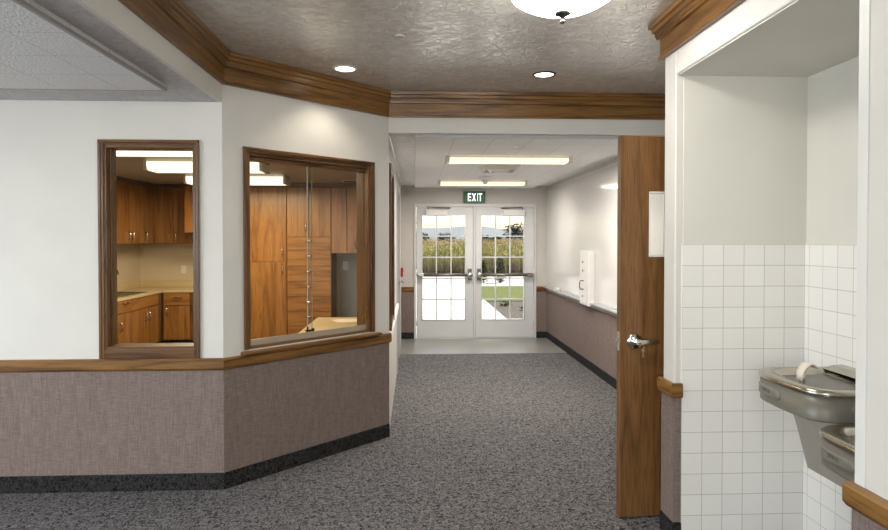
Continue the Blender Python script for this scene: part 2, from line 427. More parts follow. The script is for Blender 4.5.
# walls behind the viewer
struct(MB().box(-5, -3.0, -3.12, -3, 0, ZL).box(-.2, XR, -3.12, -3, 0, ZL).box(-3.0, -.2, -3.12, -3, 0, .85).box(-3.0, -.2, -3.12, -3, 2.15, ZL).build('wall_back', M['wall']), 'wall behind the viewer', 'wall')
struct(MB().box(-5.12, -5, -3, -.4, 0, ZL).box(-5.12, -5, 2.4, 3.9, 0, ZL).box(-5.12, -5, -.4, 2.4, 0, .85).box(-5.12, -5, -.4, 2.4, 2.15, ZL).build('wall_far_left', M['wall']), 'far left wall of the lobby', 'wall')
struct(MB().box(-4.15, -4.03, 3.9, YE, 0, 2.3).build('wall_office_left', M['office_paint']), 'tan left wall of the office', 'wall')
struct(MB().box(-4.03, -.312, YE - .004, YE - .0005, .0, 2.28).build('wall_office_end', M['office_paint']), 'tan far wall of the office', 'wall')

struct(MB().box(XR - .003, XR, YN0 - .040, YN0, .787, ZL - .19).build('trim_corner', M['white_trim'], bev=.001), 'thin corner bead at the near edge of the fountain niche', 'corner bead')
# ---- mouldings
crown = [(0, 2.412), (.026, 2.412), (.028, 2.422), (.018, 2.430), (.018, 2.512), (.032, 2.516), (.034, 2.528), (.038, 2.528), (.038, 2.548), (.050, 2.552), (.051, 2.572), (.062, 2.576), (.064, 2.598), (0, 2.598)]
rail = [(0, .716), (.016, .716), (.023, .728), (.023, .774), (.016, .787), (0, .787)]
base = [(0, .0), (.010, .0), (.010, .094), (.005, .100), (0, .100)]
fab = [(0, .100), (.006, .100), (.006, .718), (0, .718)]
tn = [3]
def mould(path, prof, mat, kind, labels, fixed=None):
    for i in range(len(path) - 1):
        mb, loc, rz = run(path, prof, i)
        nm = kind
        if kind == 'trim': nm = 'trim_%d' % tn[0]; tn[0] += 1
        o = mb.build(nm, mat, None, loc, rz)
        struct(o, labels[i][0], labels[i][1])
lobby_path = [(XA, -3), (XA, YA), (XB, YB), (XC, YB)]
mould(lobby_path, crown, M['oakX'], 'trim', [('oak crown moulding running back along the left beam', 'crown moulding'), ('oak crown moulding above the angled window wall', 'crown moulding'), ('oak crown moulding across the corridor header', 'crown moulding')])
mould([(1.7, 3.14), (XR, 3.14), (XR, -3)], crown, M['oakX'], 'trim', [('return end of the oak crown on the right pier', 'crown moulding'), ('oak crown moulding above the fountain niche', 'crown moulding')])
wall_path = [(-5, YA), (XA, YA), (XB, YB), (XB, 4.76)]
mould(wall_path, rail, M['oakX'], 'trim', [('oak chair rail under the tall narrow window', 'chair rail'), ('oak chair rail under the sliding window', 'chair rail'), ('short oak chair rail return at the corridor corner', 'chair rail')])
pier_path = [(1.7, 3.14), (XR, 3.14), (XR, YN1), (XR + .036, YN1)]
mould(pier_path, rail, M['oakX'], 'trim', [('oak chair rail on the hidden rear of the pier', 'chair rail'), ('short oak chair rail on the pier beside the open door', 'chair rail'), ('oak chair rail stub turning into the niche', 'chair rail')])
near_path = [(XR + .036, YN0), (XR, YN0), (XR, -3)]
mould(near_path, rail, M['oakX'], 'trim', [('oak chair rail end at the near side of the niche', 'chair rail'), ('oak chair rail on the near right wall', 'chair rail')])
mould([(XB, 4.76), (XB, 7.0)], rail, M['white_trim'], 'trim', [('white chair rail on the left corridor wall', 'chair rail')])  # bright light on this rail is put into its colour as white
mould([(XB, YE), (0, YE)], rail, M['oakX'], 'trim', [('short oak chair rail left of the double doors', 'chair rail')])
mould([(1.85, YE), (XC, YE)], rail, M['oakX'], 'trim', [('short oak chair rail right of the double doors', 'chair rail')])
for pth, lab in (([(-5, YA), (XA, YA), (XB, YB)], ['under the tall narrow window', 'under the sliding window']),
                 (pier_path, ['on the rear of the pier', 'on the pier beside the open door', 'on the niche edge of the pier']),
                 (near_path, ['on the near niche edge', 'on the near right wall']),
                 ([(XC, YE), (XC, 3.9)], ['along the right corridor wall']),
                 ([(XB, YE), (0, YE)], ['left of the double doors']), ([(1.85, YE), (XC, YE)], ['right of the double doors'])):
    mould(pth, base, M['base'], 'trim', [('dark carpet baseboard ' + l, 'baseboard') for l in lab])
    mould(pth, fab, M['fabric'], 'trim', [('mauve fabric wainscot ' + l, 'wainscot') for l in lab])

# ------------------------------------------------------------------ windows of the office
def casing(w0, w1, z0, z1, wd, proud, depth, axis_mats, parent, bottom=True, lin=.018, bw=None):
    """flat casing round an opening and the jamb lining, local X along the wall, -Y to the viewer"""
    h, vtl = axis_mats
    zb = z0 - (bw or wd) if bottom else z0
    for sg, e in ((-1, w0), (1, w1)):
        def bx(mb, a, b_, *r): return mb.box(min(e + sg * a, e + sg * b_), max(e + sg * a, e + sg * b_), *r)
        mb = bx(MB(), 0, wd, -proud, 0, zb, z1 + wd); bx(mb, wd * .55, wd + .004, -proud - .006, -proud, zb, z1 + wd)
        mb.build('side_casing', vtl, parent, bev=.003)
        mb = bx(MB(), .001, -lin, 0, depth, z0, z1); bx(mb, -lin, -lin - .006, depth * .35, depth * .6, z0, z1)
        mb.build('jamb', vtl, parent, bev=.002)
    MB().box(w0 - wd - .004, w1 + wd + .004, -proud - .006, 0, z1 + wd * .45, z1 + wd + .002).box(w0, w1, -proud, 0, z1, z1 + wd * .45).build('head_casing', h, parent, bev=.003)
    if bottom: MB().box(w0, w1, -proud, 0, zb, z0).build('bottom_casing', h, parent, bev=.003)
    MB().box(w0 + lin, w1 - lin, 0, depth, z1 - .018, z1).build('jamb_head', h, parent, bev=.002)
    MB().box(w0 + lin, w1 - lin, 0, depth, z0, z0 + .016).build('sill', h, parent, bev=.002)
w1 = thing('window_1', 'tall narrow oak framed window in the left wall', 'window', (0, YA, 0), 0, None, 'structure')
casing(-1.823, -1.299, .842, 2.052, .026, .012, .13, (M['frameX'], M['frameZ']), w1, lin=.012, bw=.055)
MB().box(-1.811, -1.311, .052, .057, .858, 2.034).build('pane', M['glass_dim'], w1)

w2 = thing('window_2', 'wide oak framed reception window in the angled wall', 'window', (XA, YA, 0), rzA, None, 'structure')
casing(.165, 1.16, .815, 2.028, .030, .012, .13, (M['frameX'], M['frameZ']), w2, bottom=False)
MB().box(.11, 1.235, -.052, .0, .788, .808).build('stool', M['oakX'], w2, bev=.006)
MB().box(.184, 1.142, .030, .036, .831, .868).box(.184, 1.142, .080, .086, .831, .856).box(.184, 1.142, .036, .080, .831, .838).build('sliding_track', M['track'], w2)
MB().box(.184, 1.142, .030, .084, 1.985, 2.010).build('head_track', M['frameX'], w2)
g1 = MB().box(.186, .690, .064, .070, .842, 1.99).build('sliding_pane', M['glass'], w2)
MB().box(.690, .6925, .064, .070, .842, 1.99).build('pane_edge', M['glass_edge'], g1)
g2 = MB().box(.6425, 1.14, .046, .052, .842, 1.99).build('sliding_pane', M['glass'], w2)
MB().box(.640, .6425, .046, .052, .842, 1.99).build('pane_edge', M['glass_edge'], g2)
lk = MB().box(.615, .665, .020, .046, .872, .884).tube([(.63, .033, .884), (.63, .033, .905)], .007, 8).box(.670, .685, .03, .046, .870, .890)
lk.build('sliding_lock', M['black'], w2, bev=.002)
MB().box(.188, .196, .02, .030, .91, .99).build('bracket', M['brass'], w2)
MB().box(1.132, 1.141, .02, .030, .91, .99).build('bracket', M['brass'], w2)

w3 = thing('window_3', 'oak framed window on the left corridor wall, seen edge on', 'window', (XB, 0, 0), PI / 2, None, 'structure')
casing(4.90, 5.50, .83, 2.035, .05, .014, .12, (M['frameX'], M['frameZ']), w3)
MB().box(4.92, 5.48, .055, .060, .848, 2.017).build('pane', M['glass'], w3)

for nm, lab, loc, rz in (('window_4', 'daylight window in the far left lobby wall', (-5, 1.0, 0), PI / 2), ('window_5', 'daylight window in the wall behind the viewer', (-1.6, -3, 0), PI)):  # added windows, out of view, as openings for the fill lamps
    w = thing(nm, lab, 'window', loc, rz, None, 'structure')
    mb = MB().box(-1.4, -1.35, 0, .12, .85, 2.15).box(1.35, 1.4, 0, .12, .85, 2.15).box(-1.35, 1.35, 0, .12, .85, .90).box(-1.35, 1.35, 0, .12, 2.10, 2.15).box(-.025, .025, .03, .09, .90, 2.10)
    mb.build('frame', M['white_trim'], w)
    MB().box(-1.35, 1.35, .055, .060, .90, 2.10).build('pane', M['glass'], w)
# grey door in corridor left wall
d4 = thing('door_4', 'grey painted door on the left corridor wall, seen edge on', 'door', (XB, 0, 0), PI / 2, None, 'structure')
MB().box(7.008, 7.892, .05, .095, .01, 2.026).build('leaf', M['grey_paint'], d4, bev=.003)
MB().box(6.95, 7.005, -.014, .118, 0, 2.085).box(7.895, 7.95, -.014, .118, 0, 2.085).box(7.005, 7.895, -.014, .118, 2.03, 2.085).build('frame', M['grey_paint'], d4, bev=.003)
MB().lathe([(.028, 0), (.028, .006), (.01, .008), (.01, .03), (.024, .04), (.024, .055), (.0, .06)], 16, (0, 0, 0), 0, 'Y').build('knob', M['chrome'], d4, (7.83, -.01, .97)).scale = (1, -1, 1)

# ------------------------------------------------------------------ glass entry doors
df = thing('door_frame', 'white painted steel frame of the entrance double doors', 'door frame', (0, YE, 0), 0, None, 'structure')
MB().box(0, .030, -.02, .10, .003, 2.035).build('jamb', M['door_paint'], df, bev=.004)
MB().box(1.82, 1.85, -.02, .10, .003, 2.035).build('jamb', M['door_paint'], df, bev=.004)
MB().box(.03, 1.82, -.02, .10, 1.990, 2.035).build('head', M['door_paint'], df, bev=.004)
MB().box(.893, .925, -.02, .10, .003, 1.990).build('mullion', M['door_paint'], df, bev=.004)
MB().box(.03, .893, -.01, .10, .003, .014).box(.925, 1.82, -.01, .10, .003, .014).build('threshold', M['alum'], df)
def entry_door(name, x0, x1, gx0, gx1, hinge_left, label):
    t = thing(name, label, 'door', (0, YE, 0), 0, None, 'structure')
    z0, z1, gz0, gz1 = .018, 1.985, .278, 1.866
    mb = MB().box(x0, gx0, 0, .045, z0, z1).box(gx1, x1, 0, .045, z0, z1).box(gx0, gx1, 0, .045, z0, gz0).box(gx0, gx1, 0, .045, gz1, z1)
    mb.build('leaf', M['door_paint'], t, bev=.002)
    b = MB()
    for a, c, e, f in ((gx0, gx0 + .012, gz0, gz1), (gx1 - .012, gx1, gz0, gz1), (gx0 + .012, gx1 - .012, gz0, gz0 + .012), (gx0 + .012, gx1 - .012, gz1 - .012, gz1)):
        b.box(a, c, -.006, .05, e, f)
    b.build('glazing_bead', M['alum'], t, bev=.002)
    MB().box(gx0 + .012, gx1 - .012, .020, .026, gz0 + .012, gz1 - .012).build('pane', M['glass'], t)
    mu = MB()
    for k in (1, 2):
        x = gx0 + (gx1 - gx0) * k / 3; mu.box(x - .009, x + .009, .010, .036, gz0 + .012, gz1 - .012)
    for k in (1, 2, 3, 4):
        z = gz0 + (gz1 - gz0) * k / 5
        mu.box(gx0 + .012, gx1 - .012, .011, .035, z - .009, z + .009)
    mu.build('muntin', M['door_paint'], t)
    # exit device
    xs, xe = (x1 - .05, x0 + .025) if hinge_left else (x0 + .05, x1 - .025)
    bar = MB().tube([(xs, -.070, .965), (xe, -.070, .965)], .024, 12).build('panic_bar', M['dark_metal'], t)
    sgn = 1 if hinge_left else -1
    MB().box(min(xe, xe + sgn * .09), max(xe, xe + sgn * .09), -.094, 0, .94, .99).build('end_bracket', M['alum'] if hinge_left else M['dark_metal'], bar, bev=.01)
    MB().box(xs - .028, xs + .028, -.035, 0, .885, 1.06).build('latch_case', M['dark_metal'], bar, bev=.006)
    MB().lathe([(.036, 0), (.040, .02), (.040, .055), (.030, .07), (.001, .074)], 18, (0, 0, 0), 0, 'Y').build('hub', M['chrome'], bar, (xs, -.035, .965)).scale = (1, -1, 1)
    # closer
    cx = (x0 + .14) if hinge_left else (x1 - .14 - .33)
    cl = MB().box(cx, cx + .33, -.055, 0, 1.860, 1.945).build('closer', M['white_plastic'], t, bev=.008)
    ax = cx + .04 if hinge_left else cx + .29
    bx = ax + (.33 if hinge_left else -.33)
    MB().tube([(ax, -.03, 1.945), (ax, -.03, 1.985), (bx, -.045, 1.968)], .010, 8).box(min(ax, ax + .06 * sgn) - .03, max(ax, ax + .06 * sgn), -.05, -.01, 1.975, 1.99).build('closer_arm', M['dark_metal'], cl)
    MB().box((x0 + x1) / 2 - .02, (x0 + x1) / 2 + .02, -.004, 0, .238, .250).build('glass_tag', M['alum'], t)
    for z in (.25, 1.0, 1.78):
        hx = x0 - .004 if hinge_left else x1 + .004
        MB().tube([(hx, -.008, z - .05), (hx, -.008, z + .05)], .008, 8).build('hinge', M['alum'], t)
    return t
entry_door('door_1', .036, .888, .116, .780, True, 'left glazed leaf of the white entrance double doors')
entry_door('door_2', .930, 1.814, 1.010, 1.674, False, 'right glazed leaf of the white entrance double doors')

# exit sign (on the wall above the doors)
ex = thing('exit_sign', 'green EXIT sign with white letters above the double doors', 'exit sign', (.745, YE, 2.045))
MB().box(0, .325, -.05, 0, .0, .175).build('housing', M['green'], ex, bev=.004)
LET = {'E': [(0, 1, 0, 0, .18, 1), (0, 0, 0, 0, .62, .17), (0, 0, 0, .415, .55, .585), (0, 0, 0, .83, .62, 1)], }
def letter(mb, ch, x, w, h, z, y):
    s_ = .26 * w
    if ch == 'E':
        mb.box(x, x + s_, y, y + .004, z, z + h)
        for q in (0, .415, .83): mb.box(x + s_, x + w, y, y + .004, z + h * q, z + h * (q + .17))
    elif ch == 'I': mb.box(x + w / 2 - s_ / 2, x + w / 2 + s_ / 2, y, y + .004, z, z + h)
    elif ch == 'T':
        mb.box(x, x + w, y, y + .004, z + h * .83, z + h); mb.box(x + w / 2 - s_ / 2, x + w / 2 + s_ / 2, y, y + .004, z, z + h * .83)
    elif ch == 'X':
        for a, b in ((0, 1), (1, 0)):
            p0, p1 = x + a * (w - s_), x + b * (w - s_)
            vs = [(p0, y + .001 * a, z), (p0 + s_, y + .001 * a, z), (p1 + s_, y + .001 * a, z + h), (p1, y + .001 * a, z + h)]
            vs += [(q[0], y + .004, q[2]) for q in vs]
            mb.add(vs, [(0, 1, 2, 3), (7, 6, 5, 4), (0, 4, 5, 1), (1, 5, 6, 2), (2, 6, 7, 3), (3, 7, 4, 0)])
M['exit_white'] = emit('exit_letters_lit', (.95, 1.0, .95), 0.9)
mb = MB()
for ch, x, w in (('E', .062, .048), ('X', .124, .058), ('I', .192, .03), ('T', .222, .054)): letter(mb, ch, x, w, .118, .028, -.0535)
mb.build('lettering', M['exit_white'], ex)

# fire alarm pull
rp = thing('fire_alarm', 'small red fire alarm pull on the left corridor wall', 'fire alarm', (XB, 9.05, .96))
MB().box(0, .035, -.05, .05, 0, .13).build('housing', M['red'], rp, bev=.006)
MB().box(.035, .046, -.03, .03, .045, .065).build('handle', M['white_plastic'], rp, bev=.003)

# ------------------------------------------------------------------ open oak door
dl = thing('door_3', 'oak veneer door standing open beside the fountain pier', 'door', (2.0, 3.335, 0), math.radians(4.7), None, 'structure')
W = .91
lite = (-W + .157, -W + .753, 1.40, 1.748)
mb = MB().box(-W, lite[0], 0, .045, .012, 2.042).box(lite[1], 0, 0, .045, .012, 2.042).box(lite[0], lite[1], 0, .045, .012, lite[2]).box(lite[0], lite[1], 0, .045, lite[3], 2.042)
mb.build('leaf', M['doorZ'], dl)
MB().box(lite[0], lite[1], .018, .026, lite[2], lite[3]).build('vision_pane', M['glass'], dl)
b = MB()
for a, c, e, f in ((lite[0], lite[0] + .004, lite[2], lite[3]), (lite[1] - .008, lite[1], lite[2], lite[3]), (lite[0] + .008, lite[1] - .008, lite[2], lite[2] + .008), (lite[0] + .008, lite[1] - .008, lite[3] - .008, lite[3])):
    b.box(a, c, -.003, .048, e, f)
b.build('vision_frame', M['white_plastic'], dl)
ls = MB().lathe([(.042, 0), (.042, .006), (.035, .012), (.017, .016), (.017, .045), (.001, .046)], 24, (0, 0, 0), 0, 'Y').build('lever_set', M['chrome'], dl, (-W + .078, 0, .952)); ls.scale = (1, -1, 1)
MB().loops([[(x, y0, z) for (y0, z) in ((.030, -r), (.046, -r), (.048, 0), (.046, r), (.030, r))] for x, r in ((-.014, .014), (0, .016), (.03, .0135), (.07, .0125), (.108, .0125), (.114, .010))]).build('lever', M['chrome'], ls, bev=.003)
MB().box(-W - .0015, -W + .001, .010, .035, .90, 1.0).box(-W - .012, -W, .016, .029, .945, .965).build('latch_plate', M['chrome'], dl)
for z in (.22, 1.05, 1.86): MB().tube([(.004, -.006, z - .05), (.004, -.006, z + .05)], .008, 8).build('hinge', M['chrome'], dl)
ky = thing('key', 'small brass key and ring hanging from the open door lever', 'key', (2.0 - (W - .082) * math.cos(math.radians(4.7)), 3.335 - (W - .082) * math.sin(math.radians(4.7)) - .047, .952), math.radians(4.7))
MB().box(-.001, .001, -.026, 0, -.003, .003).lathe([(.011, -.001), (.011, .001)], 12, (.0, -.034, 0), 0, 'X').build('inserted_key', M['brass'], ky)
rg = [(.004 + .012 * math.sin(a), -.036, -.018 + .012 * math.cos(a)) for a in [2 * PI * i / 14 for i in range(15)]]
MB().tube(rg, .0012, 6).build('key_ring', M['chrome'], ky)
MB().box(.007, .013, -.0375, -.0355, -.072, -.036).lathe([(.009, -.001), (.009, .001)], 12, (.010, -.0365, -.037), 0, 'Y').build('hanging_key', M['brass'], ky)
# frame for it on the corridor wall
fr = MB().box(XC - .02, XC, 3.30, 3.355, 0, 2.10).box(XC - .02, XC, 4.30, 4.355, 0, 2.10).box(XC - .02, XC, 3.355, 4.30, 2.05, 2.10)
struct(fr.build('trim_door_casing', M['grey_paint'], bev=.003), 'grey door casing behind the pier at right', 'door casing')

# ------------------------------------------------------------------ whiteboard wall
wb = thing('whiteboard', 'large glossy whiteboard along the right corridor wall', 'whiteboard', (XC, 0, 0))
MB().box(-.012, 0, 4.95, 9.36, .812, 2.24).build('writing_surface', M['whiteboard'], wb)
MB().box(-.016, 0, 4.93, 4.95, .80, 2.26).box(-.016, 0, 9.36, 9.38, .80, 2.26).box(-.016, 0, 4.95, 9.36, 2.24, 2.26).build('frame', M['alum'], wb)
MB().loops([[(-.070, y, .778), (-.012, y, .722), (0, y, .722), (0, y, .812), (-.012, y, .812), (-.02, y, .79), (-.062, y, .786), (-.066, y, .794)] for y in (4.93, 9.38)]).build('pen_tray', M['alum'], wb)
er = tag(MB().box(-.06, -.022, -.07, .07, .0, .035).build('eraser', M['white_plastic'], None, (XC, 8.55, .792), 0, .005), 'white eraser lying on the whiteboard tray', 'eraser')
db = thing('wall_box', 'slim white box with a wire handle mounted on the whiteboard', 'wall box', (XC - .012, 6.85, .80))
MB().box(-.075, 0, 0, .36, -.05, .57).build('housing', M['white_plastic'], db, bev=.006)
MB().box(-.080, -.075, .05, .31, -.03, .54).build('cover', M['white_plastic'], db, bev=.004)
MB().tube([(-.08, .18, .13), (-.115, .18, .13), (-.125, .18, .155), (-.125, .18, .20), (-.115, .18, .225), (-.08, .18, .225)], .006, 8).build('handle', M['dark_metal'], db)
for z in (.05, .34, .44): MB().lathe([(.012, 0), (.012, .006), (.001, .007)], 12, (0, 0, 0), 0, 'X').build('button', M['dark_metal'], db, (-.087, .20, z))

# ------------------------------------------------------------------ ceiling fixtures of the corridor
def wrap_light(name, label, cx, cy, ztop, ln, wd, mat, group, dp=.058, body='fix_white'):
    t = thing(name, label, 'ceiling light', (cx, cy, ztop), 0, group)
    h = ln / 2; w = wd / 2
    MB().box(-h, h, -w * .8, w * .8, -.022, 0).build('housing', M[body], t)
    lps = [[(x, -w * k, 0 - .022), (x, -w * k, -dp * .6), (x, -w * .72 * k, -dp), (x, w * .72 * k, -dp), (x, w * k, -dp * .6), (x, w * k, -.022)] for x, k in ((-h + .03, 1), (h - .03, 1))]
    MB().loops(lps, 0, True, True).build('diffuser', mat, t)
    for sx in (-1, 1):
        MB().box(min(sx * h, sx * (h - .03)), max(sx * h, sx * (h - .03)), -w - .004, w + .004, -dp - .004, 0).build('end_cap', M[body], t, bev=.004)
    return t
wrap_light('fluorescent_light', 'nearer warm fluorescent fixture on the corridor ceiling', .885, 5.87, 2.273, 1.17, .21, M['tube_warm'], 'corridor fluorescent fixtures')
wrap_light('fluorescent_light', 'farther warm fluorescent fixture just before the EXIT sign', .905, 8.27, 2.273, 1.17, .21, M['tube_warm'], 'corridor fluorescent fixtures')
vt = thing('air_diffuser', 'square white ceiling air diffuser between the two corridor fixtures', 'air vent', (.91, 6.64, 2.273))
lp = lambda w, z: [(-w, -w, z), (w, -w, z), (w, w, z), (-w, w, z)]
MB().loops([lp(.20, 0), lp(.20, -.004), lp(.16, -.05), lp(.155, -.05), lp(.15, -.02)], 0, True, True).build('frame', M['fix_white'], vt)
MB().loops([lp(.12, -.022), lp(.12, -.026), lp(.085, -.058), lp(.08, -.058), lp(.08, -.03)], 0, True, True).build('vane', M['white_plastic'], vt)
MB().box(-.06, .06, -.05, .05, -.07, -.058).build('core_plate', M['white_plastic'], vt)
sd = thing('smoke_detector', 'white cone shaped detector on the corridor ceiling in front of the far fixture', 'detector', (.885, 7.75, 2.273))
MB().lathe([(.085, 0), (.085, -.022), (.06, -.045), (.03, -.055)], 24).build('base', M['white_plastic'], sd)
MB().lathe([(.03, -.055), (.032, -.075), (.015, -.088), (.001, -.09)], 20).build('sensor', M['white_plastic'], sd)
sp = tag(MB().lathe([(.045, 0), (.045, -.008), (.03, -.016), (.001, -.018)], 20).build('sprinkler_cap', M['white_plastic'], None, (.885, 5.22, 2.273)), 'small white round cap on the corridor ceiling in front of the near fixture', 'sprinkler cap')

# lobby ceiling
for i, (x, y, lab) in enumerate(((-.445, 4.09, 'recessed downlight before the angled window wall'), (.872, 4.17, 'recessed downlight before the corridor header'))):
    t = thing('recessed_downlight', lab, 'recessed light', (x, y, ZL), 0, 'recessed lobby downlights')
    MB().loops([[(r * math.cos(2 * PI * k / 28), r * math.sin(2 * PI * k / 28), z) for k in range(28)] for r, z in ((.062, -.001), (.066, -.007), (.078, -.005), (.080, 0), (.062, 0))], 0, False, False, True).build('trim_ring', M['bronze'] if i else M['white_plastic'], t)
    MB().lathe([(.063, -.0015), (.04, -.004), (.001, -.005)], 24).build('lens', M['can_glow'], t)
tag(MB().lathe([(.034, 0), (.034, -.006), (.026, -.012), (.001, -.013)], 20).build('sprinkler_cap', M['alum'], None, (-.076, 3.43, ZL)), 'small round concealed sprinkler cap on the glossy lobby ceiling', 'sprinkler cap')
def dome(x, y, label):
    t = thing('dome_light', label, 'ceiling light', (x, y, ZL))
    MB().lathe([(.16, 0), (.16, -.02), (.205, -.03), (.215, -.05), (.20, -.055)], 40).build('pan', M['bronze'], t)
    R = .36; prof = []
    for k in range(9):
        a = math.radians(36) * (1 - k / 8); prof.append((max(R * math.sin(a), .001), -.155 + R * (1 - math.cos(a)) + .0))
    MB().lathe(prof, 48).build('glass_bowl', M['bowl'], t)
    MB().lathe([(.030, -.148), (.034, -.155), (.032, -.161), (.014, -.170), (.008, -.176), (.006, -.182), (.010, -.188), (.010, -.196), (.001, -.202)], 20).build('finial', M['bronze'], t)
dome(.626, 2.62, 'white glass dome light with bronze finial on the lobby ceiling')

# ------------------------------------------------------------------ drinking fountain
def rr(x0, x1, y0, y1, r, bow, z, n=7):
    """outline seen from above: straight at the wall side x1, rounded and bowed toward x0"""
    pts = []
    cy = (y0 + y1) / 2; hy = (y1 - y0) / 2
    def bw(x, y):
        t_ = max(0.0, 1 - ((y - cy) / hy) ** 2); k = max(0.0, min(1.0, (x1 - x) / (x1 - x0)))
        return (x - bow * t_ * k * k, y, z)
    pts.append((x1, y0, z))
    for k in range(1, 3): pts.append(bw(x1 + (x0 + r - x1) * k / 3, y0))
    for k in range(n): a = PI / 2 * k / (n - 1); pts.append(bw(x0 + r - r * math.sin(a), y0 + r - r * math.cos(a)))
    for k in range(1, 6): pts.append(bw(x0, y0 + r + (y1 - y0 - 2 * r) * k / 6))
    for k in range(n): a = PI / 2 * k / (n - 1); pts.append(bw(x0 + r - r * math.cos(a), y1 - r + r * math.sin(a)))
    for k in range(1, 3): pts.append(bw(x0 + r + (x1 - x0 - r) * k / 3, y1))
    pts.append((x1, y1, z))
    return pts
def fountain(name, label, y0, y1, zt, x0):
    t = thing(name, label, 'drinking fountain', (0, 0, 0), 0, 'drinking fountains')
    xb = XN - .0105; r = .105; bow = .022
    # stainless top with basin
    def lpp(i, z): return rr(x0 + i, xb - i * .2 if i > 0 else xb, y0 + i, y1 - i, max(r - i * .5, .02), bow, z)
    basin = [rr(x0 + .055 + k[0], xb - .085 - k[0], y0 + .045 + k[0], y1 - .045 - k[0], max(.06 - k[0] * .3, .015), bow * .8, zt - k[1]) for k in ((0, .006), (.012, .020), (.04, .045), (.09, .062), (.14, .066))]
    side = [lpp(-.003, zt - .024), lpp(-.005, zt - .016), lpp(-.003, zt - .006), lpp(.003, zt - .001), lpp(.010, zt), lpp(.026, zt - .001)]
    MB().loops(side, 0, False, False, True).loops([lpp(.026, zt - .001)] + basin, 0, False, True, True).build('basin_top', M['steel'], t)
    # rear deck rising to the wall
    MB().loops([[(xb - .10, y, zt - .003), (xb - .05, y, zt + .012), (xb, y, zt + .014), (xb, y, zt - .01)] for y in (y0 + .03, y1 - .03)], 0).build('rear_deck', M['steel'], t, bev=.004)
    MB().loops([lpp(0, zt - .024), lpp(0, zt - .118)], 0, True, False, True).loops([lpp(0, zt - .118), lpp(.006, zt - .124)], 0, False, True, False).build('apron', M['apron_grey'], t)
    # push pads
    def pad(a0, a1, front):
        mb = MB(); n = 10; rows = []
        lo = zt - .092; hi = zt - .048; ph = (hi - lo) / 2; zc = (hi + lo) / 2
        for k in range(25):
            q = 2 * PI * k / 24
            cxp = math.copysign(abs(math.cos(q)) ** .35, math.cos(q)); sz = math.copysign(abs(math.sin(q)) ** .6, math.sin(q))
            rows.append(((a0 + a1) / 2 + (a1 - a0) / 2 * cxp, zc + ph * sz))
        rows = rows[:-1]
        def place(u, z, d):
            if front:
                cy = (y0 + y1) / 2; hy = (y1 - y0) / 2
                e_ = max(0.0, abs(u - cy) - (hy - r)); xx = x0 + r - math.sqrt(max(r * r - e_ * e_, 0))
                k = max(0.0, min(1.0, (xb - xx) / (xb - x0)))
                return (xx - bow * max(0, 1 - ((u - cy) / hy) ** 2) * k * k - d, u, z)
            k = (xb - u) / (xb - x0); return (u, y0 - d, z)
        lps2 = []
        for sc_, d in ((1.0, -.004), (1.0, .003), (.985, .0055)):
            mu_, mz = (a0 + a1) / 2, zc
            lps2.append([place(mu_ + (u - mu_) * sc_, mz + (z - mz) * (1 - (1 - sc_) * 6), d) for u, z in rows])
        lps2.append([place((a0 + a1) / 2 + (u - (a0 + a1) / 2) * .6, zc + (z - zc) * .5, .006) for u, z in rows])
        p = mb.loops(lps2, 0, False, True, True).build('push_pad', M['pad_grey'], t)
        # embossed word PUSH
        e = MB(); st = .0035; hgt = .014
        for j, ch in enumerate('PUSH'):
            u0 = (a0 + a1) / 2 + (j - 2) * .017
            seg = {'P': [(0, 0, 0, 1), (0, 1, 1, 1), (1, .5, 1, 1), (0, .5, 1, .5)], 'U': [(0, 0, 0, 1), (1, 0, 1, 1), (0, 0, 1, 0)],
                   'S': [(0, 0, 1, 0), (1, 0, 1, .5), (0, .5, 1, .5), (0, .5, 0, 1), (0, 1, 1, 1)], 'H': [(0, 0, 0, 1), (1, 0, 1, 1), (0, .5, 1, .5)]}[ch]
            for ua, za, ub, zb in seg:
                if front: ua, ub = 1 - ua, 1 - ub
                uu = sorted((ua, ub)); zz = sorted((za, zb)); w_ = .010
                ju = u0 if not front else (a0 + a1) / 2 + (1 - j) * .017
                qs = [(ju + uu[0] * w_, zc - .007 + zz[0] * hgt), (ju + uu[1] * w_ + .0022, zc - .007 + zz[0] * hgt), (ju + uu[1] * w_ + .0022, zc - .007 + zz[1] * hgt + .0022), (ju + uu[0] * w_, zc - .007 + zz[1] * hgt + .0022)]
                e.loops([[place(u, z, .005) for u, z in qs], [place(u, z, .0068) for u, z in qs]])
        e.build('lettering', M['pad_grey'], p)
    pad(y0 + .22, y1 - .05, True)
    pad(x0 + .12, x0 + .33, False)
    # bubbler
    bx, by = 1.600, y0 + .225
    bb = MB().tube([(bx, by, zt - .045), (bx, by, zt + .002), (bx + .004, by, zt + .022)], [.013, .010, .008], 12).build('bubbler', M['chrome'], t)
    lps3 = []
    for k in range(7):
        a = k / 6 * PI * .75
        cx_, cz = bx + .026 - .036 * math.cos(a), zt + .000 + .062 * math.sin(a)
        wv = .018 + .009 * math.sin(a)
        nx, nz = -math.cos(a), math.sin(a)
        lps3.append([(cx_ + nx * .005, by - wv, cz + nz * .004), (cx_ + nx * .011, by, cz + nz * .008), (cx_ + nx * .005, by + wv, cz + nz * .004), (cx_ - nx * .002, by + wv, cz), (cx_ - nx * .002, by - wv, cz)])
    MB().loops(lps3, 0, True, True, True).build('mouth_guard', M['bubbler_plastic'], bb)
    MB().lathe([(.022, 0), (.022, .003), (.001, .004)], 16, (1.74, (y0 + y1) / 2, zt - .066)).build('drain', M['chrome'], t)
    # cabinet that slopes back to the wall
    zb = .455 if zt > .85 else .34
    xt = 1.685
